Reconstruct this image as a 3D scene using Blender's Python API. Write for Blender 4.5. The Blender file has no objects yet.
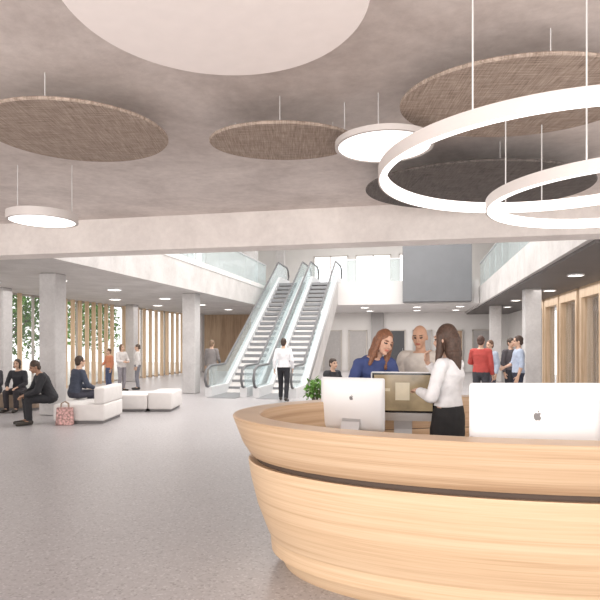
import bpy, bmesh, math, random
from mathutils import Vector, Matrix, noise
random.seed(4)
S=bpy.context.scene
COL=S.collection
TH=math.radians(11.8); CT,ST=math.cos(TH),math.sin(TH)
def at(a,d): return (a*CT-d*ST, a*ST+d*CT)

# ------------------------------------------------------------ materials
def newmat(name):
    m=bpy.data.materials.new(name); m.use_nodes=True
    nt=m.node_tree; b=nt.nodes['Principled BSDF']
    return m,nt,b
def plain(name,col,rough=.5,metal=0,var=.06,scale=8,bump=0,glow=0):
    m,nt,b=newmat(name)
    tc=nt.nodes.new('ShaderNodeTexCoord'); n=nt.nodes.new('ShaderNodeTexNoise')
    n.inputs['Scale'].default_value=scale; n.inputs['Detail'].default_value=4
    nt.links.new(tc.outputs['Object'],n.inputs['Vector'])
    r=nt.nodes.new('ShaderNodeValToRGB')
    r.color_ramp.elements[0].position=.3; r.color_ramp.elements[1].position=.7
    r.color_ramp.elements[0].color=(*[max(0,c*(1-var)) for c in col],1)
    r.color_ramp.elements[1].color=(*[min(1,c*(1+var)) for c in col],1)
    nt.links.new(n.outputs['Fac'],r.inputs['Fac']); nt.links.new(r.outputs['Color'],b.inputs['Base Color'])
    b.inputs['Roughness'].default_value=rough; b.inputs['Metallic'].default_value=metal
    if glow:
        nt.links.new(r.outputs['Color'],b.inputs['Emission Color']); b.inputs['Emission Strength'].default_value=glow
    if bump:
        bp=nt.nodes.new('ShaderNodeBump'); bp.inputs['Strength'].default_value=bump
        nt.links.new(n.outputs['Fac'],bp.inputs['Height']); nt.links.new(bp.outputs['Normal'],b.inputs['Normal'])
    return m
def emis(name,col,st):
    m,nt,b=newmat(name)
    b.inputs['Base Color'].default_value=(*col,1)
    b.inputs['Emission Color'].default_value=(*col,1); b.inputs['Emission Strength'].default_value=st
    return m
def glassy(name,col,fac,rough=.05):
    m,nt,b=newmat(name)
    t=nt.nodes.new('ShaderNodeBsdfTransparent'); t.inputs['Color'].default_value=(*col,1)
    mx=nt.nodes.new('ShaderNodeMixShader'); mx.inputs['Fac'].default_value=fac
    b.inputs['Base Color'].default_value=(.85,.9,.9,1); b.inputs['Roughness'].default_value=rough
    nt.links.new(t.outputs[0],mx.inputs[1]); nt.links.new(b.outputs[0],mx.inputs[2])
    nt.links.new(mx.outputs[0],nt.nodes['Material Output'].inputs['Surface'])
    return m
def concrete(name,c0,c1,scale=.8,bump=.18,rough=.75):
    m,nt,b=newmat(name)
    tc=nt.nodes.new('ShaderNodeTexCoord')
    n=nt.nodes.new('ShaderNodeTexNoise'); n.inputs['Scale'].default_value=scale; n.inputs['Detail'].default_value=9; n.inputs['Roughness'].default_value=.65; n.inputs['Distortion'].default_value=.5
    n2=nt.nodes.new('ShaderNodeTexNoise'); n2.inputs['Scale'].default_value=scale*12; n2.inputs['Detail'].default_value=7; n2.inputs['Roughness'].default_value=.65
    ad=nt.nodes.new('ShaderNodeMath'); ad.operation='MULTIPLY_ADD'; ad.inputs[1].default_value=.4
    r=nt.nodes.new('ShaderNodeValToRGB'); r.color_ramp.elements[0].position=.50; r.color_ramp.elements[1].position=.90
    r.color_ramp.elements[0].color=(*c0,1); r.color_ramp.elements[1].color=(*c1,1)
    for q in (n,n2): nt.links.new(tc.outputs['Object'],q.inputs['Vector'])
    nt.links.new(n2.outputs['Fac'],ad.inputs[0]); nt.links.new(n.outputs['Fac'],ad.inputs[2])
    nt.links.new(ad.outputs[0],r.inputs['Fac']); nt.links.new(r.outputs['Color'],b.inputs['Base Color'])
    bp=nt.nodes.new('ShaderNodeBump'); bp.inputs['Strength'].default_value=bump; bp.inputs['Distance'].default_value=.02
    nt.links.new(n2.outputs['Fac'],bp.inputs['Height']); nt.links.new(bp.outputs['Normal'],b.inputs['Normal'])
    b.inputs['Roughness'].default_value=rough
    return m
def terrazzo():
    m,nt,b=newmat('terrazzo')
    tc=nt.nodes.new('ShaderNodeTexCoord')
    v=nt.nodes.new('ShaderNodeTexVoronoi'); v.inputs['Scale'].default_value=60
    r=nt.nodes.new('ShaderNodeValToRGB'); e=r.color_ramp.elements
    e[0].position=.0; e[0].color=(.31,.29,.29,1); e[1].position=1; e[1].color=(.55,.535,.54,1)
    a=e.new(.14); a.color=(.415,.395,.40,1); a2=e.new(.84); a2.color=(.455,.435,.44,1)
    sp=nt.nodes.new('ShaderNodeSeparateColor')
    n=nt.nodes.new('ShaderNodeTexNoise'); n.inputs['Scale'].default_value=.5; n.inputs['Detail'].default_value=5
    mx=nt.nodes.new('ShaderNodeMix'); mx.data_type='RGBA'; mx.blend_type='MULTIPLY'; mx.inputs[0].default_value=1
    r2=nt.nodes.new('ShaderNodeValToRGB'); r2.color_ramp.elements[0].position=.3; r2.color_ramp.elements[1].position=.7
    r2.color_ramp.elements[0].color=(.9,.89,.89,1); r2.color_ramp.elements[1].color=(1,1,1,1)
    nt.links.new(tc.outputs['Object'],v.inputs['Vector']); nt.links.new(tc.outputs['Object'],n.inputs['Vector'])
    nt.links.new(v.outputs['Color'],sp.inputs[0]); nt.links.new(sp.outputs[0],r.inputs['Fac'])
    nt.links.new(n.outputs['Fac'],r2.inputs['Fac'])
    nt.links.new(r.outputs['Color'],mx.inputs[6]); nt.links.new(r2.outputs['Color'],mx.inputs[7])
    nt.links.new(mx.outputs[2],b.inputs['Base Color'])
    b.inputs['Roughness'].default_value=.34
    return m
def woodlam(name,cols,vs=(.5,.5,38),rough=.38):
    m,nt,b=newmat(name)
    tc=nt.nodes.new('ShaderNodeTexCoord'); mp=nt.nodes.new('ShaderNodeMapping'); mp.inputs['Scale'].default_value=vs
    n=nt.nodes.new('ShaderNodeTexNoise'); n.inputs['Scale'].default_value=1; n.inputs['Detail'].default_value=5; n.inputs['Roughness'].default_value=.6
    mp2=nt.nodes.new('ShaderNodeMapping'); mp2.inputs['Scale'].default_value=tuple(x*5 for x in vs)
    n2=nt.nodes.new('ShaderNodeTexNoise'); n2.inputs['Scale'].default_value=1; n2.inputs['Detail'].default_value=3
    ma=nt.nodes.new('ShaderNodeMath'); ma.operation='MULTIPLY_ADD'; ma.inputs[1].default_value=.4
    r=nt.nodes.new('ShaderNodeValToRGB'); e=r.color_ramp.elements
    e[0].position=.48; e[0].color=(*cols[0],1); e[1].position=.92; e[1].color=(*cols[2],1); x=e.new(.69); x.color=(*cols[1],1)
    nt.links.new(tc.outputs['Object'],mp.inputs['Vector']); nt.links.new(mp.outputs[0],n.inputs['Vector'])
    nt.links.new(tc.outputs['Object'],mp2.inputs['Vector']); nt.links.new(mp2.outputs[0],n2.inputs['Vector'])
    nt.links.new(n2.outputs['Fac'],ma.inputs[0]); nt.links.new(n.outputs['Fac'],ma.inputs[2])
    nt.links.new(ma.outputs[0],r.inputs['Fac']); nt.links.new(r.outputs['Color'],b.inputs['Base Color'])
    b.inputs['Roughness'].default_value=rough
    return m
def fibre(name,c0,c1):
    m,nt,b=newmat(name)
    tc=nt.nodes.new('ShaderNodeTexCoord'); outs=[]
    for sc in ((90,4,4),(4,90,4)):
        mp=nt.nodes.new('ShaderNodeMapping'); mp.inputs['Scale'].default_value=sc; mp.inputs['Rotation'].default_value=(0,0,.35)
        n=nt.nodes.new('ShaderNodeTexNoise'); n.inputs['Scale'].default_value=1; n.inputs['Detail'].default_value=5; n.inputs['Roughness'].default_value=.7
        nt.links.new(tc.outputs['Object'],mp.inputs['Vector']); nt.links.new(mp.outputs[0],n.inputs['Vector']); outs.append(n)
    ad=nt.nodes.new('ShaderNodeMath'); ad.operation='ADD'
    nt.links.new(outs[0].outputs['Fac'],ad.inputs[0]); nt.links.new(outs[1].outputs['Fac'],ad.inputs[1])
    r=nt.nodes.new('ShaderNodeValToRGB'); mr=nt.nodes.new('ShaderNodeMath'); mr.operation='MULTIPLY'; mr.inputs[1].default_value=.5
    nt.links.new(ad.outputs[0],mr.inputs[0]); nt.links.new(mr.outputs[0],r.inputs['Fac'])
    r.color_ramp.elements[0].position=.38; r.color_ramp.elements[1].position=.62
    r.color_ramp.elements[0].color=(*c0,1); r.color_ramp.elements[1].color=(*c1,1)
    nt.links.new(r.outputs['Color'],b.inputs['Base Color'])
    bp=nt.nodes.new('ShaderNodeBump'); bp.inputs['Strength'].default_value=.5; bp.inputs['Distance'].default_value=.01
    nt.links.new(mr.outputs[0],bp.inputs['Height']); nt.links.new(bp.outputs['Normal'],b.inputs['Normal'])
    b.inputs['Roughness'].default_value=.9
    return m

M_ceil=concrete('concrete_ceiling',(.54,.47,.44),(.84,.76,.72),.7)
M_beam=concrete('concrete_beam',(.72,.66,.63),(.90,.84,.80),.9)
M_col=concrete('concrete_column',(.46,.44,.435),(.62,.60,.59),1.5)
M_slabc=concrete('concrete_slab_edge',(.50,.475,.46),(.66,.635,.62),1.2)
M_slab=plain('white_render',(.72,.70,.685),.7,var=.03,scale=1)
M_wall=plain('pale_wall',(.74,.72,.70),.7,var=.04,scale=1)
M_wall2=plain('grey_wall',(.34,.325,.32),.7,var=.05,scale=1)
M_floor=terrazzo()
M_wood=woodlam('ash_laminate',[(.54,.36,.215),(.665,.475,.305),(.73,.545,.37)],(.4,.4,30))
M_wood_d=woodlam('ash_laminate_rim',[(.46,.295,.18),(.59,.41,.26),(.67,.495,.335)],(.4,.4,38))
M_woodv=woodlam('timber_vertical',[(.52,.36,.22),(.66,.48,.32),(.76,.59,.42)],(18,18,.8),.5)
M_woodw=woodlam('timber_panel',[(.30,.2,.13),(.42,.29,.19),(.50,.36,.24)],(6,6,.5),.5)
M_dark=plain('dark_recess',(.085,.055,.04),.6)
M_fib=fibre('woven_fibre',(.18,.13,.10),(.54,.435,.365))
M_fibd=fibre('woven_fibre_dark',(.05,.043,.04),(.22,.19,.175))
M_matt=plain('matt_white_disc',(.92,.845,.815),.8,var=.02)
M_white=plain('white_plastic',(.82,.82,.83),.3,var=.01)
M_esc=plain('escalator_cladding',(.70,.70,.705),.4,.1,var=.03)
M_alu=plain('brushed_aluminium',(.62,.62,.63),.35,.6,var=.03)
M_ringo=plain('ring_housing',(.64,.59,.565),.45,.1,var=.02)
M_diff=emis('lamp_diffuser',(1,.98,.96),1.4)
M_diff2=emis('downlight_diffuser',(1,.96,.9),4)
M_wire=plain('steel_cord',(.75,.74,.73),.4,.3)
M_glassb=glassy('balustrade_glass',(.90,.95,.96),.22)
M_glassw=glassy('window_glass',(.98,.99,1),.06)
M_frame=plain('window_frame',(.5,.46,.42),.5)
M_frameD=plain('dark_frame',(.06,.06,.065),.5)
M_rubber=plain('grey_rubber',(.14,.14,.145),.45)
M_step=plain('ribbed_steel',(.28,.28,.29),.4,.4,var=.1,scale=30)
M_box=plain('grey_metal_cladding',(.17,.175,.185),.5,.1,var=.04,scale=2)
M_screen=plain('screen_image',(.21,.16,.095),.2,var=.35,scale=5,glow=.55)
M_screenp=plain('screen_panel',(.42,.36,.26),.25,var=.1,glow=.5)
M_black=plain('black_gloss',(.012,.012,.014),.2)
M_seat=plain('white_upholstery',(.74,.71,.69),.8,var=.03,bump=.05)
M_seatb=plain('tan_upholstery',(.33,.25,.19),.8,var=.06)
M_plinth=plain('dark_plinth',(.2,.19,.19),.7)
M_leaf=plain('leaf_green',(.13,.28,.05),.6,var=.5,scale=3)
M_bark=plain('bark',(.2,.15,.11),.9,var=.2)
M_ground=plain('outside_paving',(.6,.58,.55),.9)
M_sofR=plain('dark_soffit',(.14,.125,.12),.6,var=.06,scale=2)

# ------------------------------------------------------------ helpers
def tag(o,label=None,cat=None,group=None,kind=None,category=None):
    if label:o['label']=label
    if cat or category:o['category']=cat or category
    if group:o['group']=group
    if kind:o['kind']=kind
    return o
def link(o,parent=None):
    COL.objects.link(o)
    if parent: o.parent=parent
    return o
def empty(name,loc=(0,0,0),rz=0,**k):
    e=bpy.data.objects.new(name,None); e.empty_display_size=.1; e.location=loc; e.rotation_euler=(0,0,rz); link(e); return tag(e,**k)
def mobj(name,bm,mats,parent=None,smooth=False,**k):
    me=bpy.data.meshes.new(name); bmesh.ops.recalc_face_normals(bm,faces=bm.faces[:]); bm.to_mesh(me); bm.free()
    if not isinstance(mats,(list,tuple)): mats=[mats]
    for m in mats: me.materials.append(m)
    if smooth: me.polygons.foreach_set('use_smooth',[True]*len(me.polygons))
    o=bpy.data.objects.new(name,me); link(o,parent); return tag(o,**k)
def abox(bm,x0,x1,y0,y1,z0,z1,mi=0,bev=0,seg=2):
    t=bmesh.new(); bmesh.ops.create_cube(t,size=1)
    bmesh.ops.scale(t,vec=(x1-x0,y1-y0,z1-z0),verts=t.verts); bmesh.ops.translate(t,vec=((x0+x1)/2,(y0+y1)/2,(z0+z1)/2),verts=t.verts)
    if bev: bmesh.ops.bevel(t,geom=t.edges[:],offset=bev,segments=seg,affect='EDGES',profile=.5)
    for f in t.faces: f.material_index=mi
    me=bpy.data.meshes.new('t'); t.to_mesh(me); t.free(); bm.from_mesh(me); bpy.data.meshes.remove(me)
def box(name,b,mat,parent=None,bev=0,seg=2,smooth=False,**k):
    bm=bmesh.new(); cx,cy=(b[0]+b[1])/2,(b[2]+b[3])/2
    if parent: cx=cy=0; cz=0
    else: cz=b[4]
    abox(bm,b[0]-cx,b[1]-cx,b[2]-cy,b[3]-cy,b[4]-cz,b[5]-cz,0,bev,seg)
    o=mobj(name,bm,mat,parent,smooth,**k); o.location=(cx,cy,cz); return o
def lathe(bm,prof,seg=96,A=0,B=0,closed=True,mi=0):
    rings=[]
    for (s,z) in prof:
        if A+s<=1e-4: rings.append([bm.verts.new((0,0,z))]); continue
        rings.append([bm.verts.new(((A+s)*math.cos(2*math.pi*i/seg),(B+s)*math.sin(2*math.pi*i/seg),z)) for i in range(seg)])
    n=len(rings); rg=range(n if closed else n-1)
    for j in rg:
        r1,r2=rings[j],rings[(j+1)%n]
        if len(r1)==1 and len(r2)==1: continue
        for i in range(seg):
            k=(i+1)%seg
            if len(r1)==1: f=bm.faces.new((r1[0],r2[i],r2[k]))
            elif len(r2)==1: f=bm.faces.new((r1[i],r1[k],r2[0]))
            else: f=bm.faces.new((r1[i],r1[k],r2[k],r2[i]))
            f.material_index=mi
def sharp_smooth(o,ang=35):
    me=o.data; me.polygons.foreach_set('use_smooth',[True]*len(me.polygons))
    bm=bmesh.new(); bm.from_mesh(me)
    for e in bm.edges:
        if len(e.link_faces)==2 and e.calc_face_angle(0)>math.radians(ang): e.smooth=False
    bm.to_mesh(me); bm.free()
def cyl(bm,p1,p2,r1,r2=None,seg=12,caps=True):
    if r2 is None:r2=r1
    p1,p2=Vector(p1),Vector(p2); v=p2-p1; L=v.length
    if L<1e-5: return
    M=Matrix.Translation((p1+p2)/2)@v.to_track_quat('Z','Y').to_matrix().to_4x4()
    bmesh.ops.create_cone(bm,cap_ends=caps,segments=seg,radius1=r1,radius2=r2,depth=L,matrix=M)
def ell(bm,c,r,rot=None,sub=2):
    M=Matrix.Translation(c)@(rot.to_4x4() if rot else Matrix())@Matrix.Diagonal((*r,1))
    bmesh.ops.create_icosphere(bm,subdivisions=sub,radius=1,matrix=M)
def cap(bm,p1,p2,r1,r2=None,e1=True,e2=True,sub=2):
    if r2 is None:r2=r1
    cyl(bm,p1,p2,r1,r2,14)
    if e1: ell(bm,Vector(p1),(r1,)*3,None,sub)
    if e2: ell(bm,Vector(p2),(r2,)*3,None,sub)

# ------------------------------------------------------------ room shell
box('floor',(-13.2,7,-3,34,-.2,0),M_floor,kind='structure')
box('ceiling',(-13.2,7,-3,9.0,3.88,4.3),M_ceil,kind='structure')
box('trim_1',(-13.2,7,9.0,9.5,3.3,4.3),M_beam,bev=.01,kind='structure')
g=box('outside_ground',(-45,-13.2,-3,45,-.25,-.05),M_ground,kind='structure')
box('wall_back',(-13.2,7,33,33.3,0,8),M_wall,kind='structure')
box('wall_right',(5.0,5.3,24,33,0,8),M_wall,kind='structure')
box('trim_2',(-13.2,-6.8,9.5,33,7.8,8.1),M_slab,kind='structure')
box('trim_3',(2.65,7,9.5,33,7.8,8.1),M_slab,kind='structure')
box('trim_4',(-6.8,2.65,24.9,33,7.8,8.1),M_slab,kind='structure')
box('upper_floor_slab',(-13.2,-6.8,9.5,33,3.3,4.25),M_slabc,label='pale concrete upper storey slab beside the atrium void',category='floor slab')
box('trim_5',(-6.86,-6.78,9.5,25.6,4.10,4.27),M_slab,kind='structure')
box('upper_floor_slab',(2.65,7,9.5,33,3.32,4.1),M_slabc,label='pale concrete upper storey slab over the timber rooms',category='floor slab')
box('upper_floor_slab',(-6.8,2.65,25.6,33,3.4,4.45),M_slab,label='white balcony slab at the escalator top',category='floor slab')
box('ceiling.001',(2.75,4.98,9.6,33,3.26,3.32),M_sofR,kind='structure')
def column(x,y,z1,r=.26,lab='round-edged square concrete column in the open hall'):
    box('concrete_column',(x-r,x+r,y-r,y+r,0,z1),M_col,bev=.03,label=lab,category='column',group='hall columns')
column(-8.38,11.7,3.3,.215)
for y in (17.5,25.3): column(-7.35,y,3.3,.23)
for y in (17.5,25.3): column(3.3,y,3.26,.23)
for y in (14.4,22.1,29.8): column(-12.0,y,3.3,.2,'slim concrete column close to the timber facade')
for x,y in ((-7.6,17.5),(-7.6,25.3),(-7.6,31)):
    box('concrete_column',(x-.24,x+.24,y-.24,y+.24,4.25,7.8),M_col,label='concrete column on the upper gallery',category='column',group='gallery columns')

wn=[0]
def window_bay(x,y0,y1,z0,z1,n,fmat,glass=M_glassw):
    wn[0]+=1
    L=y1-y0
    bm=bmesh.new()
    for i in range(n+1):
        p=L*i/n
        abox(bm,-.04,.04,max(p-.025,0),min(p+.025,L),0,z1-z0)
    for z in (0,z1-z0-.06): abox(bm,-.04,.04,0,L,z,z+.06)
    w=mobj('window_%d'%wn[0],bm,fmat,kind='structure')
    bm=bmesh.new(); abox(bm,-.01,.01,.02,L-.02,.03,z1-z0-.03); gl=mobj('glass_pane',bm,glass,w)
    w.location=(x,y0,z0)
    return w
for i,(y0,y1) in enumerate(((9.6,14.3),(14.4,22.0),(22.1,29.7),(29.8,33))):
    window_bay(-12.9,y0,y1,0.0,3.3,max(2,int((y1-y0)/2.4)),M_frame)
    window_bay(-12.9,y0,y1,4.25,7.8,max(2,int((y1-y0)/2)),M_frame)
def fins(x,y0,y1,step=.42,depth=.10,z1=3.28,lab='screen of vertical pale timber fins along the glazed facade',grp='facade fin screens'):
    bm=bmesh.new(); y=0; L=y1-y0
    while y<=L+1e-4:
        abox(bm,-depth/2,depth/2,y-.03,y+.03,0,z1); y+=step
    o=mobj('timber_fin_screen',bm,M_woodv,label=lab,category='screen',group=grp)
    o.location=(x,y0,0)
fins(-12.6,10,14,.9); fins(-12.6,14.8,17.6,1.1,.14); fins(-12.6,18.3,21.7,.46,.15); fins(-12.6,22.5,29.3,.62,.16)
box('timber_wall_panel',(-12.7,-8.2,31.2,31.35,0,3.3),M_woodw,label='brown timber panelled wall at the end of the hall',category='wall panel')
dn=[0]
def door(x,y,w,h,mat,fm,rz=0):
    dn[0]+=1
    bm=bmesh.new()
    abox(bm,-w/2,-w/2+.06,-.05,.05,0,h); abox(bm,w/2-.06,w/2,-.05,.05,0,h); abox(bm,-w/2,w/2,-.05,.05,h-.06,h)
    o=mobj('door_%d'%dn[0],bm,fm,kind='structure')
    bm=bmesh.new(); abox(bm,-w/2+.06,w/2-.06,-.02,.02,.01,h-.06); lf=mobj('door_leaf',bm,mat,o)
    bm=bmesh.new(); cyl(bm,(w/2-.16,-.07,.95),(w/2-.16,-.07,1.35),.012); cyl(bm,(w/2-.16,-.07,1.0),(w/2-.16,-.02,1.0),.01);cyl(bm,(w/2-.16,-.07,1.3),(w/2-.16,-.02,1.3),.01); mobj('door_handle',bm,M_alu,lf)
    o.location=(x,y,0); o.rotation_euler=(0,0,rz)
    return o
M_doorG=plain('grey_door',(.40,.38,.37),.5)
for x,m in ((-7.2,M_frameD),(-4.9,M_doorG),(-3.4,M_doorG),(-1.2,M_frameD),(.3,M_doorG),(2.0,M_woodw),(3.6,M_doorG)):
    door(x,32.9,1.1,2.4,m,M_frame)
box('wall_panel_grey',(-2.6,-1.9,32.7,32.95,0,3.4),M_wall2,label='grey panel on the rear wall',category='wall panel')
for i,(y0,y1) in enumerate(((13.2,15.2),(15.4,17.3),(17.6,19.6),(19.8,21.8),(22,24))):
    w=window_bay(4.7,y0,y1,0,3.26,1,M_woodv)
    bm=bmesh.new()
    for p in (0,y1-y0-.16): abox(bm,-.16,.16,p,p+.16,0,3.26)
    abox(bm,-.16,.16,.16,y1-y0-.16,2.95,3.26)
    mobj('timber_surround',bm,M_woodv,w)
box('wall_side',(6.8,7.0,10,24,0,3.26),M_wall,kind='structure')
fins(5.7,14,23.6,.5,.14,3.26,'screen of vertical timber fins inside the glazed rooms','room fin screens')

def balustrade(x0,y0,x1,y1,z,n,lab):
    L=math.hypot(x1-x0,y1-y0); e=empty('glass_balustrade',(x0,y0,z),math.atan2(y1-y0,x1-x0),label=lab,cat='balustrade')
    for i in range(n):
        box('glass_panel',(L*i/n+.02,L*(i+1)/n-.02,-.01,.01,.0,1.0),M_glassb,e)
    box('handrail',(0,L,-.03,.03,1.0,1.05),M_alu,e)
balustrade(-6.92,9.6,-6.92,25.3,4.25,10,'frameless glass balustrade along the upper gallery edge')
balustrade(2.7,9.6,2.7,25.4,4.1,10,'frameless glass balustrade above the timber rooms')
balustrade(-3.4,25.7,-.7,25.7,4.45,3,'glass balustrade beside the escalator head')
box('grey_suspended_box',(-.62,2.3,24.9,25.55,3.45,7.8),M_box,bev=.02,label='dark grey metal-clad box hanging in front of the balcony',category='shaft')
MDG=emis('daylight_glass',(.95,.97,1),.75)
for x in (-6,-3.5,-1):
    wn[0]+=1
    bm=bmesh.new()
    for p in (0,1,2.0): abox(bm,p-.03,p+.03,-.05,.05,0,2.2)
    abox(bm,-.03,2.03,-.05,.05,0,.06); abox(bm,-.03,2.03,-.05,.05,2.14,2.2)
    w=mobj('window_%d'%wn[0],bm,M_frame,kind='structure'); w.location=(x,32.9,4.6)
    bm=bmesh.new(); abox(bm,0,2,-.01,.01,.03,2.17); mobj('glass_pane',bm,MDG,w)

def downlight(x,y,z,r=.16):
    e=empty('ceiling_downlight',(x,y,z),label='round recessed downlight glowing in the soffit',cat='ceiling light',group='soffit downlights')
    bm=bmesh.new(); lathe(bm,[(r,-.03),(r+.03,-.03),(r+.03,0),(r,0)],24); mobj('trim_ring',bm,M_white,e)
    bm=bmesh.new(); lathe(bm,[(0,-.02),(r,-.02),(r,-.005),(0,-.005)],24,closed=False); mobj('diffuser',bm,M_diff2,e)
for x in (-9,-11):
    for y in (12.8,15.5,19,22.5,26): downlight(x,y,3.3,.2)
for x in (-5,-2.5,0,2): 
    for y in (27.5,30.5): downlight(x,y,3.4,.2)
for y in (14,18,22,26): downlight(3.9 if y in(18,26) else 3.6,y,3.26)

# ------------------------------------------------------------ hanging discs
def disc(a,d,z,R,th,mat,lab,top=3.88,ncord=3,name='acoustic_disc',ry=None):
    x,y=at(a,d); ry=ry or R
    e=empty(name,(x,y,z),TH,label=lab,cat='ceiling panel')
    bm=bmesh.new(); lathe(bm,[(-R,0),(-.01,0),(0,.01),(0,th-.01),(-.01,th),(-R,th)],96,R,ry,closed=False)
    o=mobj('panel',bm,mat,e); sharp_smooth(o)
    for i in range(ncord):
        t=2*math.pi*i/ncord+.5
        bm=bmesh.new(); cyl(bm,(R*.8*math.cos(t),ry*.8*math.sin(t),th),(R*.8*math.cos(t),ry*.8*math.sin(t),top-z),.004,seg=6)
        mobj('suspension_cord',bm,M_wire,e)
disc(-2.05,5.15,3.6,.82,.03,M_fib,'round brown woven acoustic disc with a pale edge',ry=.77)
disc(-.165,5.36,3.6,.70,.03,M_fib,'smaller oval brown woven acoustic disc',ry=.50)
disc(1.76,4.5,3.62,.95,.03,M_fib,'large oval brown woven acoustic disc',ry=.76)
disc(2.2,6.95,3.6,1.38,.03,M_fibd,'dark charcoal woven acoustic disc near the beam',ry=1.08)
disc(-.47,3.14,3.6,.86,.05,M_matt,'large smooth pinkish white round ceiling disc')
def disc_lamp(a,d,z,R,th,cords,lab):
    x,y=at(a,d); e=empty('pendant_lamp',(x,y,z),TH,label=lab,cat='lamp')
    bm=bmesh.new(); lathe(bm,[(R-.03,0),(R,0),(R,th),(0,th),(0,th-.01),(R-.03,th-.01)],64,closed=False); o=mobj('lamp_shade',bm,M_ringo,e); sharp_smooth(o)
    bm=bmesh.new(); lathe(bm,[(0,.008),(R-.03,.008),(R-.03,.02),(0,.02)],64,closed=False); mobj('diffuser',bm,M_diff,e)
    for cx,cy in cords:
        bm=bmesh.new(); cyl(bm,(cx,cy,th),(cx,cy,3.88-z),.0045,seg=6); mobj('suspension_cord',bm,M_wire,e)
disc_lamp(.765,5.1,3.47,.445,.05,((-.36,0),(-.08,-.2),(.3,.1)),'flat round glowing white pendant lamp')
disc_lamp(-3.17,6.9,3.18,.41,.10,((-.31,0),(.36,0)),'flat round pendant lamp with grey rim on two cords')
def ring_lamp(a,d,z,R,cang,lab,h=.075,w=.05):
    x,y=at(a,d); e=empty('ring_pendant_lamp',(x,y,z),TH,label=lab,cat='lamp',group='large ring pendant lamps')
    bm=bmesh.new(); lathe(bm,[(R-w,h),(R-w+.008,h-.004),(R-.012,.006),(R,0),(R,h)],160,closed=True); 
    o=mobj('housing',bm,M_ringo,e); sharp_smooth(o)
    bm=bmesh.new(); lathe(bm,[(R-w,0),(R-.012,0),(R-.012,.006),(R-w+.006,.006),(R-w+.006,h-.004),(R-w,h-.004)],160,closed=True)
    o=mobj('diffuser',bm,M_diff,e); sharp_smooth(o)
    for t in cang:
        t=math.radians(t); q=R-w/2
        bm=bmesh.new(); cyl(bm,(q*math.cos(t),q*math.sin(t),h),(q*math.cos(t),q*math.sin(t),3.88-z),.005,seg=6); mobj('suspension_cord',bm,M_wire,e)
ring_lamp(1.74,3.86,2.86,1.19,(226,70,350),'large glowing white ring pendant lamp over the desk',.085,.055)
ring_lamp(2.27,3.93,2.68,.92,(228,130,10),'smaller glowing white ring pendant lamp over the desk',.075)

# ------------------------------------------------------------ reception desk
DX,DY=at(2.18,4.37); A,B=2.7,1.47
desk=empty('reception_desk',(DX,DY,0),TH,label='oval laminated pale timber reception desk with a dark shadow gap',cat='reception desk')
def desk_part(name,prof,mat,ang=30,**k):
    bm=bmesh.new(); lathe(bm,prof,192,A,B); o=mobj(name,bm,mat,desk,**k); sharp_smooth(o,ang); return o
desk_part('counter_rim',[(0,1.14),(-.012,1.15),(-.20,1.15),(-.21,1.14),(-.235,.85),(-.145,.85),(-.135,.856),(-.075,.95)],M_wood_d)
desk_part('shadow_gap',[(-.185,.80),(-.185,.855),(-.24,.855),(-.24,.80)],M_dark,label='dark recessed shadow gap')
desk_part('desk_body',[(-.125,.815),(-.12,.805),(-.14,.68),(-.19,.48),(-.27,.27),(-.40,.0),(-.46,0),(-.30,.4),(-.24,.80)],M_wood)
desk_part('inner_panel',[(-.235,.85),(-.30,.12),(-.33,.12),(-.262,.85)],M_wood)
desk_part('worktop',[(-.262,.80),(-.72,.80),(-.72,.77),(-.262,.77)],M_wood)
bm=bmesh.new(); lathe(bm,[(-A,0),(-.46,0),(-.46,.12),(-A,.12)],96,A,B,closed=False)
mobj('staff_platform',bm,M_wall2,desk,label='grey raised floor inside the desk')

def apple_mark(bm,cx,y,cz,s):
    body=[(0,.32),(.10,.38),(.22,.42),(.36,.38),(.46,.28),(.36,.20),(.31,.08),(.32,-.06),(.40,-.18),(.50,-.24),(.44,-.40),(.34,-.55),(.22,-.64),(.10,-.61),(0,-.57),(-.10,-.61),(-.22,-.64),(-.36,-.54),(-.48,-.34),(-.54,-.10),(-.52,.14),(-.42,.32),(-.26,.41),(-.12,.38)]
    leaf=[(.0,.46),(.02,.60),(.10,.70),(.22,.76),(.22,.62),(.14,.50)]
    for P in (body,leaf):
        f1=[bm.verts.new((cx+p[0]*s,y-.001,cz+p[1]*s)) for p in P]; f2=[bm.verts.new((cx+p[0]*s,y+.002,cz+p[1]*s)) for p in P]
        bm.faces.new(f1); bm.faces.new(list(reversed(f2)))
        for i in range(len(P)):
            j=(i+1)%len(P); bm.faces.new((f1[i],f2[i],f2[j],f1[j]))
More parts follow.
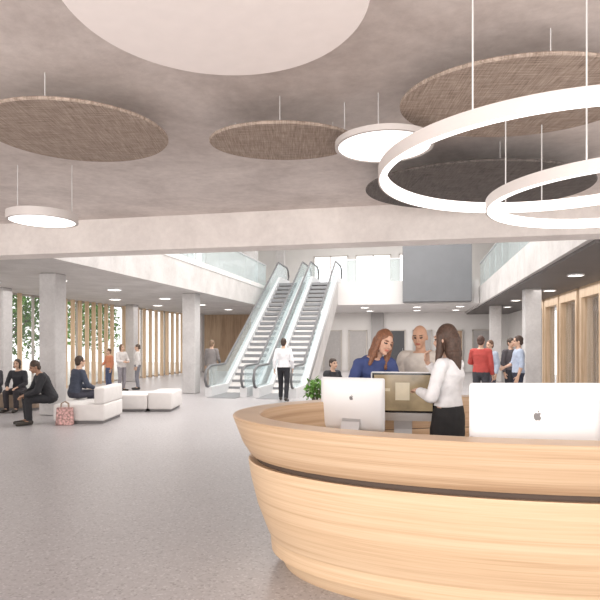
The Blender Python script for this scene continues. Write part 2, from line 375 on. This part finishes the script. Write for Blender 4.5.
def monitor(a,d,rz,W,Hh,lift,z,lab,content=True):
    x,y=at(a,d); e=empty('computer_monitor',(x,y,z),TH+rz,label=lab,cat='computer',group='desktop computers on the desk')
    bm=bmesh.new(); r=.018
    def rr(w,h,rad,yy):
        o=[]
        for (sx,sz,a0) in ((1,1,0),(-1,1,90),(-1,-1,180),(1,-1,270)):
            for q in range(5):
                t=math.radians(a0+q*22.5); o.append(bm.verts.new((sx*(w/2-rad)+rad*math.cos(t),yy,lift+Hh/2+sz*(h/2-rad)+rad*math.sin(t))))
        return o
    ls=[rr(W,Hh,r,.008),rr(W,Hh,r,.0),rr(W*.86,Hh*.84,r*2,-.014),rr(W*.5,Hh*.5,r*3,-.026)]
    bm.faces.new(ls[0]); bm.faces.new(list(reversed(ls[-1])))
    for p,q in zip(ls,ls[1:]):
        for i in range(20): bm.faces.new((p[i],p[(i+1)%20],q[(i+1)%20],q[i]))
    cs=mobj('casing',bm,M_white,e,True)
    bm=bmesh.new(); abox(bm,-W/2+.012,W/2-.012,.008,.011,lift+.075,lift+Hh-.012,0,.001); bz=mobj('screen_bezel',bm,M_black,e)
    bm=bmesh.new(); abox(bm,-W/2+.03,W/2-.03,.011,.013,lift+.095,lift+Hh-.03,0); 
    if content:
        abox(bm,-W*.1,W*.12,.013,.0135,lift+Hh*.42,lift+Hh*.78,1); abox(bm,-W*.40,-W*.2,.013,.0135,lift+Hh*.6,lift+Hh*.64,1); abox(bm,W*.2,W*.4,.013,.0135,lift+Hh*.6,lift+Hh*.66,1)
    mobj('screen',bm,[M_screen,M_screenp],bz)
    bm=bmesh.new(); 
    abox(bm,-.1,.1,-.11,.09,0,.008,0,.003)
    prof=[(-.105,.006),(-.095,.08),(-.05,lift+Hh*.17),(-.02,lift+Hh*.23),(-.02,lift+Hh*.12),(-.075,.07),(-.085,.006)]
    v1=[bm.verts.new((-.085,p[0],p[1])) for p in prof]; v2=[bm.verts.new((.085,p[0],p[1])) for p in prof]
    bm.faces.new(v1); bm.faces.new(list(reversed(v2)))
    for i in range(len(prof)):
        j=(i+1)%len(prof); bm.faces.new((v1[i],v1[j],v2[j],v2[i]))
    mobj('stand',bm,M_alu,e)
    bm=bmesh.new(); apple_mark(bm,0,-.0275,lift+Hh*.62,.036*W/.65); mobj('logo_mark',bm,M_plinth,cs,label='dark grey bitten apple emblem')
monitor(1.44,3.42,0,.81,.52,.13,.80,'large white desktop computer seen from behind with apple emblem')
monitor(.47,5.04,math.radians(-24),.60,.47,.11,.80,'white desktop computer turned at an angle with apple emblem')
monitor(.97,5.27,math.radians(170),.60,.46,.16,.80,'desktop computer showing a brown screen picture')
def keyboard(a,d,rz):
    x,y=at(a,d); o=box('keyboard',(-.21,.21,-.06,.06,0,.012),M_white,bev=.004,label='slim white keyboard on the worktop',category='keyboard')
    o.location=(x,y,.80); o.rotation_euler=(0,0,TH+rz)
keyboard(1.0,5.08,math.radians(-8))

# ------------------------------------------------------------ escalators
def escalator(x,y):
    e=empty('escalator',(x,y,0),0,label='white escalator with glass balustrades rising to the balcony',cat='escalator',group='pair of escalators')
    Rn=7.45; Z=4.45; y1=1.6; y2=y1+Rn; y3=y2+1.9; hw=.68; cw=.22
    def path(off,s0,s1):
        return [(s0,off),(y1,off),(y2,Z+off),(s1,Z+off)]
    def side(name,xa,xb,lo,hi,mat,s0,s1):
        bm=bmesh.new(); lo=path(lo,s0,s1); hi=path(hi,s0,s1)
        poly=lo+hi[::-1]
        v1=[bm.verts.new((xa,p[0],p[1])) for p in poly]; v2=[bm.verts.new((xb,p[0],p[1])) for p in poly]
        for i in range(3):
            j=7-i
            for v in (v1,v2): bm.faces.new((v[i],v[i+1],v[j-1],v[j]))
        for i in range(8):
            k=(i+1)%8; bm.faces.new((v1[i],v1[k],v2[k],v2[i]))
        return mobj(name,bm,mat,e)
    bm=bmesh.new()
    poly=[(y1-.2,0),(y1+1.6,0),(y2+.0,Z-1.0),(y2+.0,Z-.03)]
    v1=[bm.verts.new((-hw,p[0],p[1])) for p in poly]; v2=[bm.verts.new((hw,p[0],p[1])) for p in poly]
    bm.faces.new(v1); bm.faces.new(list(reversed(v2)))
    for i in range(4): bm.faces.new((v1[i],v1[(i+1)%4],v2[(i+1)%4],v2[i]))
    mobj('truss',bm,M_slabc,e)
    for sx in (-1,1):
        xa,xb=sorted((sx*(hw-cw),sx*(hw)))
        side('skirt_cladding',xa,xb,0.0,.30,M_esc,0,y3)
        xm=sx*(hw-.1)
        gp=side('glass_balustrade_panel',xm-.008,xm+.008,.30,.93,M_glassb,.1,y3-.1)
        cu=bpy.data.curves.new('handrail','CURVE'); cu.dimensions='3D'; cu.bevel_depth=.04; cu.bevel_resolution=3
        pts=[(.15,.28),(-.12,.34),(-.26,.55),(-.14,.84),(.2,.96),(y1,.97)]
        pts+= [(y1+Rn*q/6,.97+Z*q/6) for q in range(1,7)]
        pts+= [(y3-.2,Z+.97),(y3+.14,Z+.84),(y3+.26,Z+.55),(y3+.12,Z+.34),(y3-.15,Z+.28)]
        sp=cu.splines.new('POLY'); sp.points.add(len(pts)-1)
        for p,q in zip(sp.points,pts): p.co=(xm,q[0],q[1],1)
        to=bpy.data.objects.new('t',cu); COL.objects.link(to); dg=bpy.context.evaluated_depsgraph_get()
        me=bpy.data.meshes.new_from_object(to.evaluated_get(dg)); bpy.data.objects.remove(to)
        me.materials.clear(); me.materials.append(M_rubber); ho=bpy.data.objects.new('handrail',me); link(ho,gp)
    box('landing_plate',(-hw+cw,hw-cw,-.4,y1,0,.012),M_step,e)
    box('landing_plate',(-hw+cw,hw-cw,y2,y3+.2,Z,Z+.012),M_step,e)
    n=21; bm=bmesh.new(); sd=Rn/n; sh=Z/n
    abox(bm,-hw+cw+.005,hw-cw-.005,0,sd*1.02,-.12,0); 
    s0=mobj('step',bm,M_step,e); s0.location=(0,y1,sh*.9)
    for i in range(1,n):
        s=s0.copy(); s.location=(0,y1+sd*i,sh*(i+.9)); COL.objects.link(s); s.parent=e
escalator(-5.8,16.5); escalator(-4.25,16.5)

# ------------------------------------------------------------ people
def bake(bm,vox,mats,name,parent,smooth_it=2,fold=0,seed=0):
    me=bpy.data.meshes.new('t'); bm.to_mesh(me); bm.free()
    o=bpy.data.objects.new('t',me); COL.objects.link(o)
    r=o.modifiers.new('r','REMESH'); r.mode='VOXEL'; r.voxel_size=vox
    s=o.modifiers.new('s','SMOOTH'); s.iterations=smooth_it; s.factor=.5
    dg=bpy.context.evaluated_depsgraph_get(); me2=bpy.data.meshes.new_from_object(o.evaluated_get(dg))
    bpy.data.objects.remove(o)
    if fold:
        ns=[v.normal.copy() for v in me2.vertices]
        for v,n in zip(me2.vertices,ns):
            p=v.co; q=noise.noise(Vector((p.x*9+seed,p.y*9,p.z*16)))+.5*noise.noise(Vector((p.x*22,p.y*22+seed,p.z*30)))
            v.co=p+n*q*fold
    me2.materials.clear()
    for m in mats: me2.materials.append(m)
    me2.polygons.foreach_set('use_smooth',[True]*len(me2.polygons)); me2.name=name
    ob=bpy.data.objects.new(name,me2); link(ob,parent); return ob
STAND=dict(pelvis=(0,0,.93),neck=(0,.01,1.47),head=(0,-.015,1.632),
 shL=(.175,.01,1.41),elL=(.225,.03,1.13),wrL=(.235,-.05,.89),shR=(-.175,.01,1.41),elR=(-.225,.03,1.13),wrR=(-.235,-.05,.89),
 hipL=(.09,0,.92),knL=(.10,-.03,.50),anL=(.105,.02,.085),toL=(.125,-.15,.03),hipR=(-.09,0,.92),knR=(-.10,-.03,.50),anR=(-.105,.02,.085),toR=(-.125,-.15,.03),
 hrot=(0,0,0),nL=(-1,0,0),nR=(1,0,0),thL=(0,-1,0),thR=(0,-1,0),curl=.5)
def pose(**k):
    d=dict(STAND); d.update(k); return d
SIT=pose(pelvis=(0,0,.50),neck=(0,-.10,1.03),head=(0,-.14,1.195),shL=(.175,-.09,.97),shR=(-.175,-.09,.97),
 elL=(.24,-.17,.70),elR=(-.24,-.17,.70),wrL=(.13,-.38,.62),wrR=(-.13,-.38,.62),hipL=(.09,-.02,.50),hipR=(-.09,-.02,.50),
 knL=(.13,-.45,.50),knR=(-.13,-.45,.50),anL=(.12,-.42,.085),anR=(-.12,-.42,.085),toL=(.14,-.60,.03),toR=(-.14,-.60,.03),
 nL=(0,0,-1),nR=(0,0,-1),thL=(-1,0,0),thR=(1,0,0))
def V(t): return Vector(t)
def loftrings(bm,P,Q,side,ts,k,inf=0,seg=20):
    ax=(Q-P); up=ax.normalized(); side=(side-up*side.dot(up)).normalized(); fw=up.cross(side)
    rings=[]
    for t,rx,ry in ts:
        c=P+ax*t
        rings.append([bm.verts.new(c+side*(rx*k+inf)*math.cos(2*math.pi*i/seg)+fw*(ry*k+inf)*math.sin(2*math.pi*i/seg)) for i in range(seg)])
    for a,b in zip(rings,rings[1:]):
        for i in range(seg): bm.faces.new((a[i],a[(i+1)%seg],b[(i+1)%seg],b[i]))
    bm.faces.new(rings[0][::-1]); bm.faces.new(rings[-1])
def torso_ts(female,bulk):
    T=[(-.16,.08,.07),(-.08,.14,.105),(.04,.168,.118),(.22,.155,.108),(.4,.140,.100),(.6,.155,.108),(.76,.168,.108),(.88,.160,.09),(.96,.11,.072),(1.02,.065,.06)]
    if female: T=[(-.16,.08,.07),(-.08,.145,.105),(.04,.172,.118),(.22,.15,.10),(.4,.122,.088),(.6,.138,.10),(.74,.148,.118),(.88,.140,.082),(.96,.10,.066),(1.02,.055,.055)]
    return [(t,a*bulk,b*bulk) for t,a,b in T]
def hand(bm,wr,d,n,th,k,curl):
    d=d.normalized(); n=(n-d*n.dot(d)); n=n.normalized() if n.length>.01 else d.orthogonal().normalized()
    s=d.cross(n).normalized()
    if s.dot(th)<0: s=-s
    for o in (-.026,-.009,.009,.026): cap(bm,wr+s*o*.6*k,wr+(d*.085+s*o)*k,.015*k,.0125*k,sub=1)
    for i,(o,L) in enumerate(((.033,.072),(.0115,.082),(-.0105,.076),(-.031,.060))):
        p=wr+(d*.085+s*o)*k; ang=curl*.35
        for q,fr in enumerate((.42,.33,.25)):
            dr=(d*math.cos(ang)+n*math.sin(ang)+s*o*1.6).normalized(); p2=p+dr*L*fr*k
            cap(bm,p,p2,(.0092-.0006*q)*k,(.0088-.0006*q)*k,sub=1); p=p2; ang+=curl*(.55+.08*i)
    p=wr+(d*.03+s*.024)*k; p2=p+(d*.6+s*.75+n*.25).normalized()*.042*k; p3=p2+(d*.9+s*.25+n*.35).normalized()*.034*k
    cap(bm,p,p2,.013*k,.0105*k,sub=1); cap(bm,p2,p3,.0105*k,.009*k,sub=1)
def person(a,d,yaw,H,P,label,skin=(.62,.40,.29),hair=(.05,.03,.02),style='short',top=(.5,.5,.5),sleeve='long',bottom=(.03,.03,.04),btype='trousers',female=False,z=0,bulk=1,shoe=(.03,.025,.02),group=None,vox=.011,coat=None):
    k=H/1.75; x,y=at(a,d)
    sd=random.random()*50
    e=empty('person',(x,y,z),TH+math.radians(yaw),label=label,cat='person')
    if group:e['group']=group
    J={n:V(v)*k for n,v in P.items() if isinstance(v,tuple) and n not in('hrot','nL','nR','thL','thR')}
    hr=P['hrot']; R=(Matrix.Rotation(math.radians(hr[2]),3,'Z')@Matrix.Rotation(math.radians(hr[1]),3,'Y')@Matrix.Rotation(math.radians(hr[0]),3,'X'))
    side=(J['shL']-J['shR'])
    Hc=J['head']
    def h(p): return Hc+R@(V(p)*k)
    ms=plain('skin',skin,.5,var=.03); me_=plain('eye',(.04,.03,.03),.2); ml=plain('lips',(skin[0]*.8,skin[1]*.45,skin[2]*.45),.4); mb=plain('brow',tuple(c*.8 for c in hair),.8)
    bm=bmesh.new()
    ts=torso_ts(female,bulk)
    loftrings(bm,J['pelvis'],J['neck'],side,ts,k)
    am=.86 if female else 1
    cap(bm,J['neck']+(J['pelvis']-J['neck'])*.08,h((0,.015,-.06)),.056*k*am,.05*k*am)
    for s in 'LR':
        sh,el,wr=J['sh'+s],J['el'+s],J['wr'+s]
        cap(bm,J['neck']+(J['pelvis']-J['neck'])*.07,sh,.045*k*am,.052*k*am)
        cap(bm,sh,el,.050*k*am,.038*k*am); mid=el+(wr-el)*.3
        cap(bm,el,mid,.038*k*am,.039*k*am); cap(bm,mid,wr,.039*k*am,.024*k*am)
        hand(bm,wr,wr-el if 'hd'+s not in P else V(P['hd'+s]),V(P['n'+s]),V(P['th'+s]),k*(.93 if female else 1),P['curl'])
        hp,kn,an,to=J['hip'+s],J['kn'+s],J['an'+s],J['to'+s]
        cap(bm,hp,kn,.084*k*bulk,.053*k); cm=kn+(an-kn)*.3
        cap(bm,kn,cm,.053*k,.055*k); cap(bm,cm,an,.055*k,.036*k); cap(bm,an,to,.036*k,.026*k)
    ell(bm,h((0,.012,.02)),(.074*k,.094*k,.100*k),R,3); ell(bm,h((0,-.028,-.045)),(.056*k,.062*k,.073*k),R,3)
    ell(bm,h((0,-.068,-.098)),(.024*k,.02*k,.018*k),R)
    cap(bm,h((0,-.084,.008)),h((0,-.106,-.030)),.008*k,.0135*k)
    for sx in (-1,1):
        ell(bm,h((sx*.076,.012,-.012)),(.010*k,.019*k,.031*k),R)
        ell(bm,h((sx*.03,-.072,-.036)),(.024*k,.02*k,.022*k),R)
        ell(bm,h((sx*.032,-.072,.026)),(.026*k,.018*k,.010*k),R); ell(bm,h((sx*.031,-.073,.002)),(.014*k,.012*k,.008*k),R)
    ell(bm,h((0,-.084,-.060)),(.024*k,.012*k,.011*k),R)
    ob=bake(bm,vox*.75,[ms,me_,ml,mb],'body',e,1)
    Ri=R.transposed()
    for f in ob.data.polygons:
        q=Ri@(f.center-Hc)/k
        if q.length<.14 and q.y<-.055:
            if ((abs(q.x)-.031)/.016)**2+((q.z-.001)/.0085)**2<1: f.material_index=1
            elif (q.x/.027)**2+((q.z+.062)/.011)**2<1 and q.y<-.075: f.material_index=2
            elif ((abs(q.x)-.033)/.021)**2+((q.z-.026)/.006)**2<1: f.material_index=3
    mbt=plain('cloth_bottom',bottom,.85,var=.12,scale=20); mtp=plain('cloth_top',top,.8,var=.08,scale=14)
    inf=.014*k
    bm=bmesh.new()
    if btype=='trousers':
        loftrings(bm,J['pelvis'],J['neck'],side,[t for t in ts if t[0]<.3],k,inf)
        for s in 'LR':
            hp,kn,an=J['hip'+s],J['kn'+s],J['an'+s]
            cap(bm,hp,kn,.084*k*bulk+inf,.056*k+inf); cap(bm,kn,an+(kn-an)*.03,.058*k+inf,.044*k+inf,e2=False)
        bake(bm,vox,[mbt],'trousers',e,2,.005,sd)
    else:
        c=(J['knL']+J['knR'])/2
        loftrings(bm,c,J['pelvis'],side,[(0.02,.165,.12),(.3,.172,.125),(.8,.178,.128),(1.1,.165,.118),(1.32,.13,.10)],k,inf)
        bake(bm,vox,[mbt],'skirt',e,2,.003,sd)
    for s in 'LR':
        an,to=J['an'+s],J['to'+s]
        bm=bmesh.new(); hd=(to-an); hd.z=0; hd=hd.normalized() if hd.length>.01 else V((0,-1,0))
        b0=an-hd*.03*k; cap(bm,b0+V((0,0,-.03*k)),to+hd*.04*k+V((0,0,.01*k)),.045*k,.036*k); cap(bm,an+V((0,0,.01)),b0+V((0,0,-.02*k)),.044*k,.045*k)
        for v in bm.verts: v.co.z=max(v.co.z,to.z-.03*k+.002)
        bake(bm,vox*.9,[plain('shoe_leather',shoe,.4)],'shoe',e,1)
    bm=bmesh.new(); inf2=.016*k if not coat else .028*k
    T=[t for t in ts if t[0]>(.0 if not coat else -.1)]
    T=T[:-1]+[(.985,.085*am,.07*am)]
    if btype=='skirt': T=[t for t in T if t[0]>.1]
    loftrings(bm,J['pelvis'],J['neck'],side,T,k,inf2)
    for s in 'LR':
        sh,el,wr=J['sh'+s],J['el'+s],J['wr'+s]
        cap(bm,J['neck']+(J['pelvis']-J['neck'])*.08,sh,.044*k*am+inf2*.6,.054*k*am+inf2*.8)
        if sleeve=='long': cap(bm,sh,el,.052*k*am+inf2,.042*k*am+inf2); cap(bm,el,el+(wr-el)*.95,.043*k*am+inf2,.027*k*am+inf2,e2=False)
        elif sleeve=='rolled': cap(bm,sh,el,.052*k*am+inf2,.042*k*am+inf2); cap(bm,el,el+(wr-el)*.25,.043*k*am+inf2,.043*k*am+inf2,e2=False)
        else: cap(bm,sh,sh+(el-sh)*.6,.053*k*am+inf2,.047*k*am+inf2,e2=False)
    bake(bm,vox,[mtp],'jacket' if coat else 'shirt',e,2,.007,sd)
    if style!='bald':
        bm=bmesh.new(); mh=plain('hair',hair,.55,var=.35,scale=60)
        ell(bm,h((0,.024,.036)),(.083*k,.098*k,.100*k),R,3)
        ell(bm,h((0,.06,-.02)),(.07*k,.055*k,.075*k),R,3)
        if style=='long':
            cap(bm,h((0,.07,.0)),h((0,.075,-.12)),.075*k,.07*k); cap(bm,h((0,.075,-.12)),h((.0,.09,-.27)),.075*k,.045*k)
            for sx in (-1,1):
                cap(bm,h((sx*.066,-.005,.03)),h((sx*.082,-.01,-.10)),.028*k,.032*k); cap(bm,h((sx*.082,-.01,-.10)),h((sx*.10,-.03,-.24)),.034*k,.02*k)
        if style=='bob':
            cap(bm,h((0,.06,0)),h((0,.055,-.11)),.075*k,.06*k)
            for sx in (-1,1): cap(bm,h((sx*.066,.0,.03)),h((sx*.072,.0,-.09)),.026*k,.026*k)
        bake(bm,vox*.8,[mh],'hair',e,1,.006,sd)
    return e,h,J

NV=.0085
person(1.27,4.80,-128,1.72,pose(head=(0,-.03,1.632),hrot=(4,0,-8),elR=(-.25,-.10,1.15),wrR=(-.10,-.24,1.42),hdR=(.45,.1,.9),nR=(.3,1,.2),thR=(1,.2,.4),
   elL=(.23,-.05,1.14),wrL=(.06,-.25,1.17),nL=(0,.4,-1),thL=(0,-.2,1),curl=.8),
   'person with long dark hair, white blouse, black skirt, hand at chin',hair=(.065,.034,.022),style='long',top=(.78,.78,.80),bottom=(.02,.02,.022),btype='skirt',female=True,z=.12,vox=NV,skin=(.60,.38,.28))
person(.74,6.26,8,1.92,pose(pelvis=(0,.10,.93),neck=(.06,-.12,1.40),head=(.13,-.20,1.545),shL=(.21,-.14,1.34),shR=(-.10,-.10,1.33),
   elL=(.27,-.22,1.12),wrL=(.10,-.42,1.12),elR=(-.20,-.16,1.12),wrR=(-.08,-.42,1.12),hrot=(14,14,22),nL=(0,0,-1),nR=(0,0,-1),thL=(-1,0,0),thR=(1,0,0),hipL=(.09,.1,.92),hipR=(-.09,.1,.92),knL=(.1,.06,.5),knR=(-.1,.06,.5),anL=(.1,.1,.085),anR=(-.1,.1,.085),toL=(.12,-.07,.03),toR=(-.12,-.07,.03)),
   'person with long auburn hair in blue top leaning over the counter',hair=(.22,.095,.05),style='long',top=(.055,.08,.22),bottom=(.16,.03,.04),female=True,vox=NV,skin=(.66,.41,.30))
person(1.39,6.45,-12,1.9,pose(neck=(0,-.03,1.46),head=(-.01,-.06,1.62),hrot=(10,0,-14),elL=(.24,-.04,1.15),wrL=(.08,-.28,1.08),elR=(-.24,-.04,1.15),wrR=(-.08,-.28,1.08),nL=(0,0,-1),nR=(0,0,-1),thL=(-1,0,0),thR=(1,0,0)),
   'bald person in pale beige shirt standing at the counter',hair=(.2,.14,.1),style='bald',top=(.60,.55,.50),bottom=(.05,.05,.07),vox=NV,skin=(.52,.30,.20))
walk=pose(knL=(.10,-.14,.51),anL=(.10,-.12,.10),toL=(.12,-.29,.04),anR=(-.10,.20,.11),knR=(-.10,.03,.50),toR=(-.12,.04,.03),elL=(.24,.06,1.14),wrL=(.25,.02,.9),elR=(-.24,.02,1.14),wrR=(-.24,-.10,.92))
person(-.47,16.0,172,1.80,walk,'person in white shirt and black trousers walking towards the escalator',top=(.76,.76,.78),bottom=(.02,.02,.025))
person(-2.96,18.8,165,1.76,pose(elR=(-.22,-.04,1.14),wrR=(-.20,-.22,1.0),elL=(.22,0,1.13)),'person in grey jacket and beige trousers beside the escalator',top=(.22,.20,.195),bottom=(.34,.30,.27),hair=(.2,.13,.08))
person(-6.72,19.7,-40,1.46,pose(elR=(-.25,-.06,1.14),wrR=(-.12,-.24,1.08)),'person in orange top and blue trousers standing by the facade',top=(.55,.22,.12),bottom=(.08,.10,.18),hair=(.1,.05,.03))
person(-6.18,19.4,60,1.62,pose(elR=(-.25,-.06,1.14),wrR=(-.12,-.24,1.10),elL=(.25,-.06,1.14),wrL=(.12,-.24,1.10)),'person in pale long coat talking to a companion',top=(.66,.62,.60),bottom=(.28,.26,.28),hair=(.12,.07,.04),style='bob',female=True,coat=True)
person(-5.80,20.0,-70,1.62,pose(),'person in white shirt and grey trousers facing a companion',top=(.72,.69,.67),bottom=(.22,.22,.25),hair=(.1,.07,.05))
person(-5.22,11.75,-55,1.82,dict(SIT,neck=(0,-.22,1.0),head=(0,-.31,1.14),shL=(.175,-.2,.94),shR=(-.175,-.2,.94),elL=(.24,-.30,.68),elR=(-.24,-.30,.68),wrL=(.07,-.5,.58),wrR=(-.07,-.5,.58),hrot=(20,0,0)),
   'person in black jacket sitting forward on a white bench',top=(.02,.02,.024),bottom=(.02,.02,.024),coat=True,skin=(.35,.2,.13))
person(-6.98,13.95,0,1.70,SIT,'person with dark hair in black clothes sitting on a tan bench',top=(.03,.03,.035),bottom=(.035,.03,.035),style='bob',female=True)
person(-7.62,14.0,0,1.70,SIT,'person in charcoal jumper sitting on a tan bench',top=(.07,.07,.08),bottom=(.03,.03,.04))
person(-5.08,12.6,140,1.84,SIT,'person in dark blue top sitting with back turned on white bench',top=(.05,.06,.09),bottom=(.05,.05,.07))
person(4.2,13.0,150,1.84,pose(elL=(.25,-.08,1.16),wrL=(.1,-.26,1.12)),'person in red shirt and dark trousers seen from behind',top=(.46,.07,.06),bottom=(.05,.05,.06),hair=(.08,.04,.03))
person(4.85,14.3,-60,1.74,pose(),'person in pale blue shirt standing in the group',top=(.42,.48,.58),bottom=(.06,.06,.08),hair=(.15,.08,.05))
person(4.95,12.7,-100,1.84,pose(elR=(-.25,-.06,1.14),wrR=(-.14,-.26,1.06)),'person in light blue shirt and dark trousers facing the group',top=(.44,.51,.64),sleeve='rolled',bottom=(.03,.035,.06),hair=(.06,.035,.025))
person(5.42,14.4,20,1.80,pose(),'person in dark jacket listening',top=(.10,.09,.10),bottom=(.04,.04,.05),hair=(.05,.03,.02))
person(.68,13.0,40,1.76,SIT,'person in black suit seated on a small stool',top=(.025,.025,.03),bottom=(.03,.03,.035),coat=True)

# ------------------------------------------------------------ seating
def seatblock(name,a0,a1,d0,d1,h,mat,lab,back=None,grp=None,rz=0,cat='bench'):
    a,d=(a0+a1)/2,(d0+d1)/2; x,y=at(a,d); W,D=a1-a0,d1-d0
    e=empty(name,(x,y,0),TH+rz,label=lab,cat=cat)
    if grp:e['group']=grp
    box('plinth',(-W/2+.05,W/2-.05,-D/2+.05,D/2-.05,0,.06),M_plinth,e)
    o=box('seat',(-W/2,W/2,-D/2,D/2,.06,h),mat,e,bev=.04,seg=3,smooth=True)
    if back: box('backrest',back,mat,e,bev=.04,seg=3,smooth=True)
seatblock('upholstered_bench',-5.12,-4.05,11.6,12.8,.41,M_seat,'white upholstered block bench with a raised back',(.31,.53,-.6,.6,.41,.76))
seatblock('upholstered_bench',-4.80,-3.72,13.6,14.7,.42,M_seat,'low white upholstered block bench',None,'low white bench pair')
seatblock('upholstered_bench',-3.70,-3.1,13.6,14.7,.48,M_seat,'slightly taller white upholstered bench block',None,'low white bench pair')
seatblock('upholstered_bench',-8.1,-6.5,13.85,14.7,.39,M_seatb,'tan upholstered bench in the waiting area')
seatblock('stool',.45,.95,12.85,13.4,.39,M_seatb,'small tan stool in the hall',cat='stool')
x,y=at(-4.82,11.48)
e=empty('shopping_bag',(x,y,0),TH+.1,label='red and white patterned bag leaning on the white bench',cat='bag')
M_bag=plain('bag_pattern',(.5,.30,.28),.7,var=.7,scale=22)
bm=bmesh.new(); abox(bm,-.17,.17,-.07,.07,0,.36,0,.015); 
for v in bm.verts:
    if v.co.z>.2: v.co.y*=.5; v.co.x*=.93
mobj('bag_body',bm,M_bag,e)
for sy in (-.03,.03):
    bm=bmesh.new()
    pts=[(-.08,sy,.34),(-.07,sy,.44),(0,sy,.48),(.07,sy,.44),(.08,sy,.34)]
    for p,q in zip(pts,pts[1:]): cap(bm,p,q,.008,sub=1)
    mobj('bag_handle',bm,M_seatb,e)
x,y=at(.32,12.2)
e=empty('potted_plant',(x,y,0),label='leafy green plant in a dark pot',cat='plant')
bm=bmesh.new(); lathe(bm,[(0,0),(.15,0),(.20,.4),(.17,.4),(.16,.36),(0,.36)],24,closed=False); mobj('plant_pot',bm,M_plinth,e)
def leaves(bm,c,R,n,s):
    for i in range(n):
        v=Vector((random.gauss(0,1),random.gauss(0,1),random.gauss(0,1))).normalized()*R*random.random()**.4
        p=Vector(c)+v
        q=Matrix.Rotation(random.random()*6.3,3,'Z')@Matrix.Rotation(random.uniform(-1.2,1.2),3,'X')
        L=s*random.uniform(.7,1.3)
        vs=[bm.verts.new(p+q@Vector(t)) for t in ((0,0,0),(L*.3,L*.5,L*.1),(0,L,0),(-L*.3,L*.5,L*.1))]
        bm.faces.new(vs)
bm=bmesh.new(); 
for i in range(9):
    t=i*.7; cyl(bm,(0,0,.34),(.16*math.cos(t),.16*math.sin(t),.7),.006,seg=5)
mobj('stems',bm,M_bark,e)
bm=bmesh.new(); leaves(bm,(0,0,.66),.23,200,.12); mobj('foliage',bm,M_leaf,e)
def tree(x,y,h):
    e=empty('tree',(x,y,-.05),label='leafy green tree outside the glazed facade',cat='tree',group='trees outside the facade')
    bm=bmesh.new(); cap(bm,(0,0,0),(.05,0,h*.5),.12,.08); cap(bm,(.05,0,h*.5),(0,.1,h*.8),.08,.04)
    for i in range(5):
        t=i*1.3; cap(bm,(.03,0,h*(.4+.07*i)),(.9*math.cos(t),.9*math.sin(t),h*(.6+.06*i)),.045,.02)
    mobj('trunk',bm,M_bark,e)
    bm=bmesh.new()
    for i in range(9):
        t=i*2.4; leaves(bm,(1.0*math.cos(t),1.0*math.sin(t),h*.42+.26*i),.95,300,.22)
    mobj('foliage',bm,M_leaf,e)
for x,y,hh in ((-16,14.2,4.2),(-15.9,19.4,4.4),(-17.6,27.5,4.8)): tree(x,y,hh)

# ------------------------------------------------------------ light
w=bpy.data.worlds.new('World'); S.world=w; w.use_nodes=True
bg=w.node_tree.nodes['Background']; bg.inputs['Color'].default_value=(1,.96,.93,1); bg.inputs['Strength'].default_value=1.65
def area(name,loc,sx,sy,p,rot=(0,0,0),col=(1,.96,.93)):
    l=bpy.data.lights.new(name,'AREA'); l.shape='RECTANGLE'; l.size=sx; l.size_y=sy; l.energy=p; l.color=col
    o=bpy.data.objects.new(name,l); o.location=loc; o.rotation_euler=rot; COL.objects.link(o); return o
area('skylight',(-2,17,8.0),8.5,14,750)
area('soffit_light',(-9.8,19,3.2),4,14,220)
area('soffit_light',(-2,29,3.3),8,5,270)
area('gallery_light',(-2,29,7.7),8,5,200)
area('soffit_light',(3.9,19,3.2),1.2,10,70)
area('ceiling_fill',(-1,-2.8,1.9),12,3,390,rot=(math.radians(112),0,0))  # fill added behind the camera to brighten the ceiling and desk front
try:
    S.view_settings.view_transform='Standard'; S.view_settings.look='None'; S.view_settings.exposure=.27
except Exception as ex: print(ex)
cam=bpy.data.cameras.new('Camera'); co=bpy.data.objects.new('Camera',cam); COL.objects.link(co)
co.location=(0,0,1.7); co.rotation_euler=(math.radians(90),0,TH); cam.sensor_width=36; cam.lens=33.6; cam.shift_y=.07
cam.clip_end=200
S.camera=co
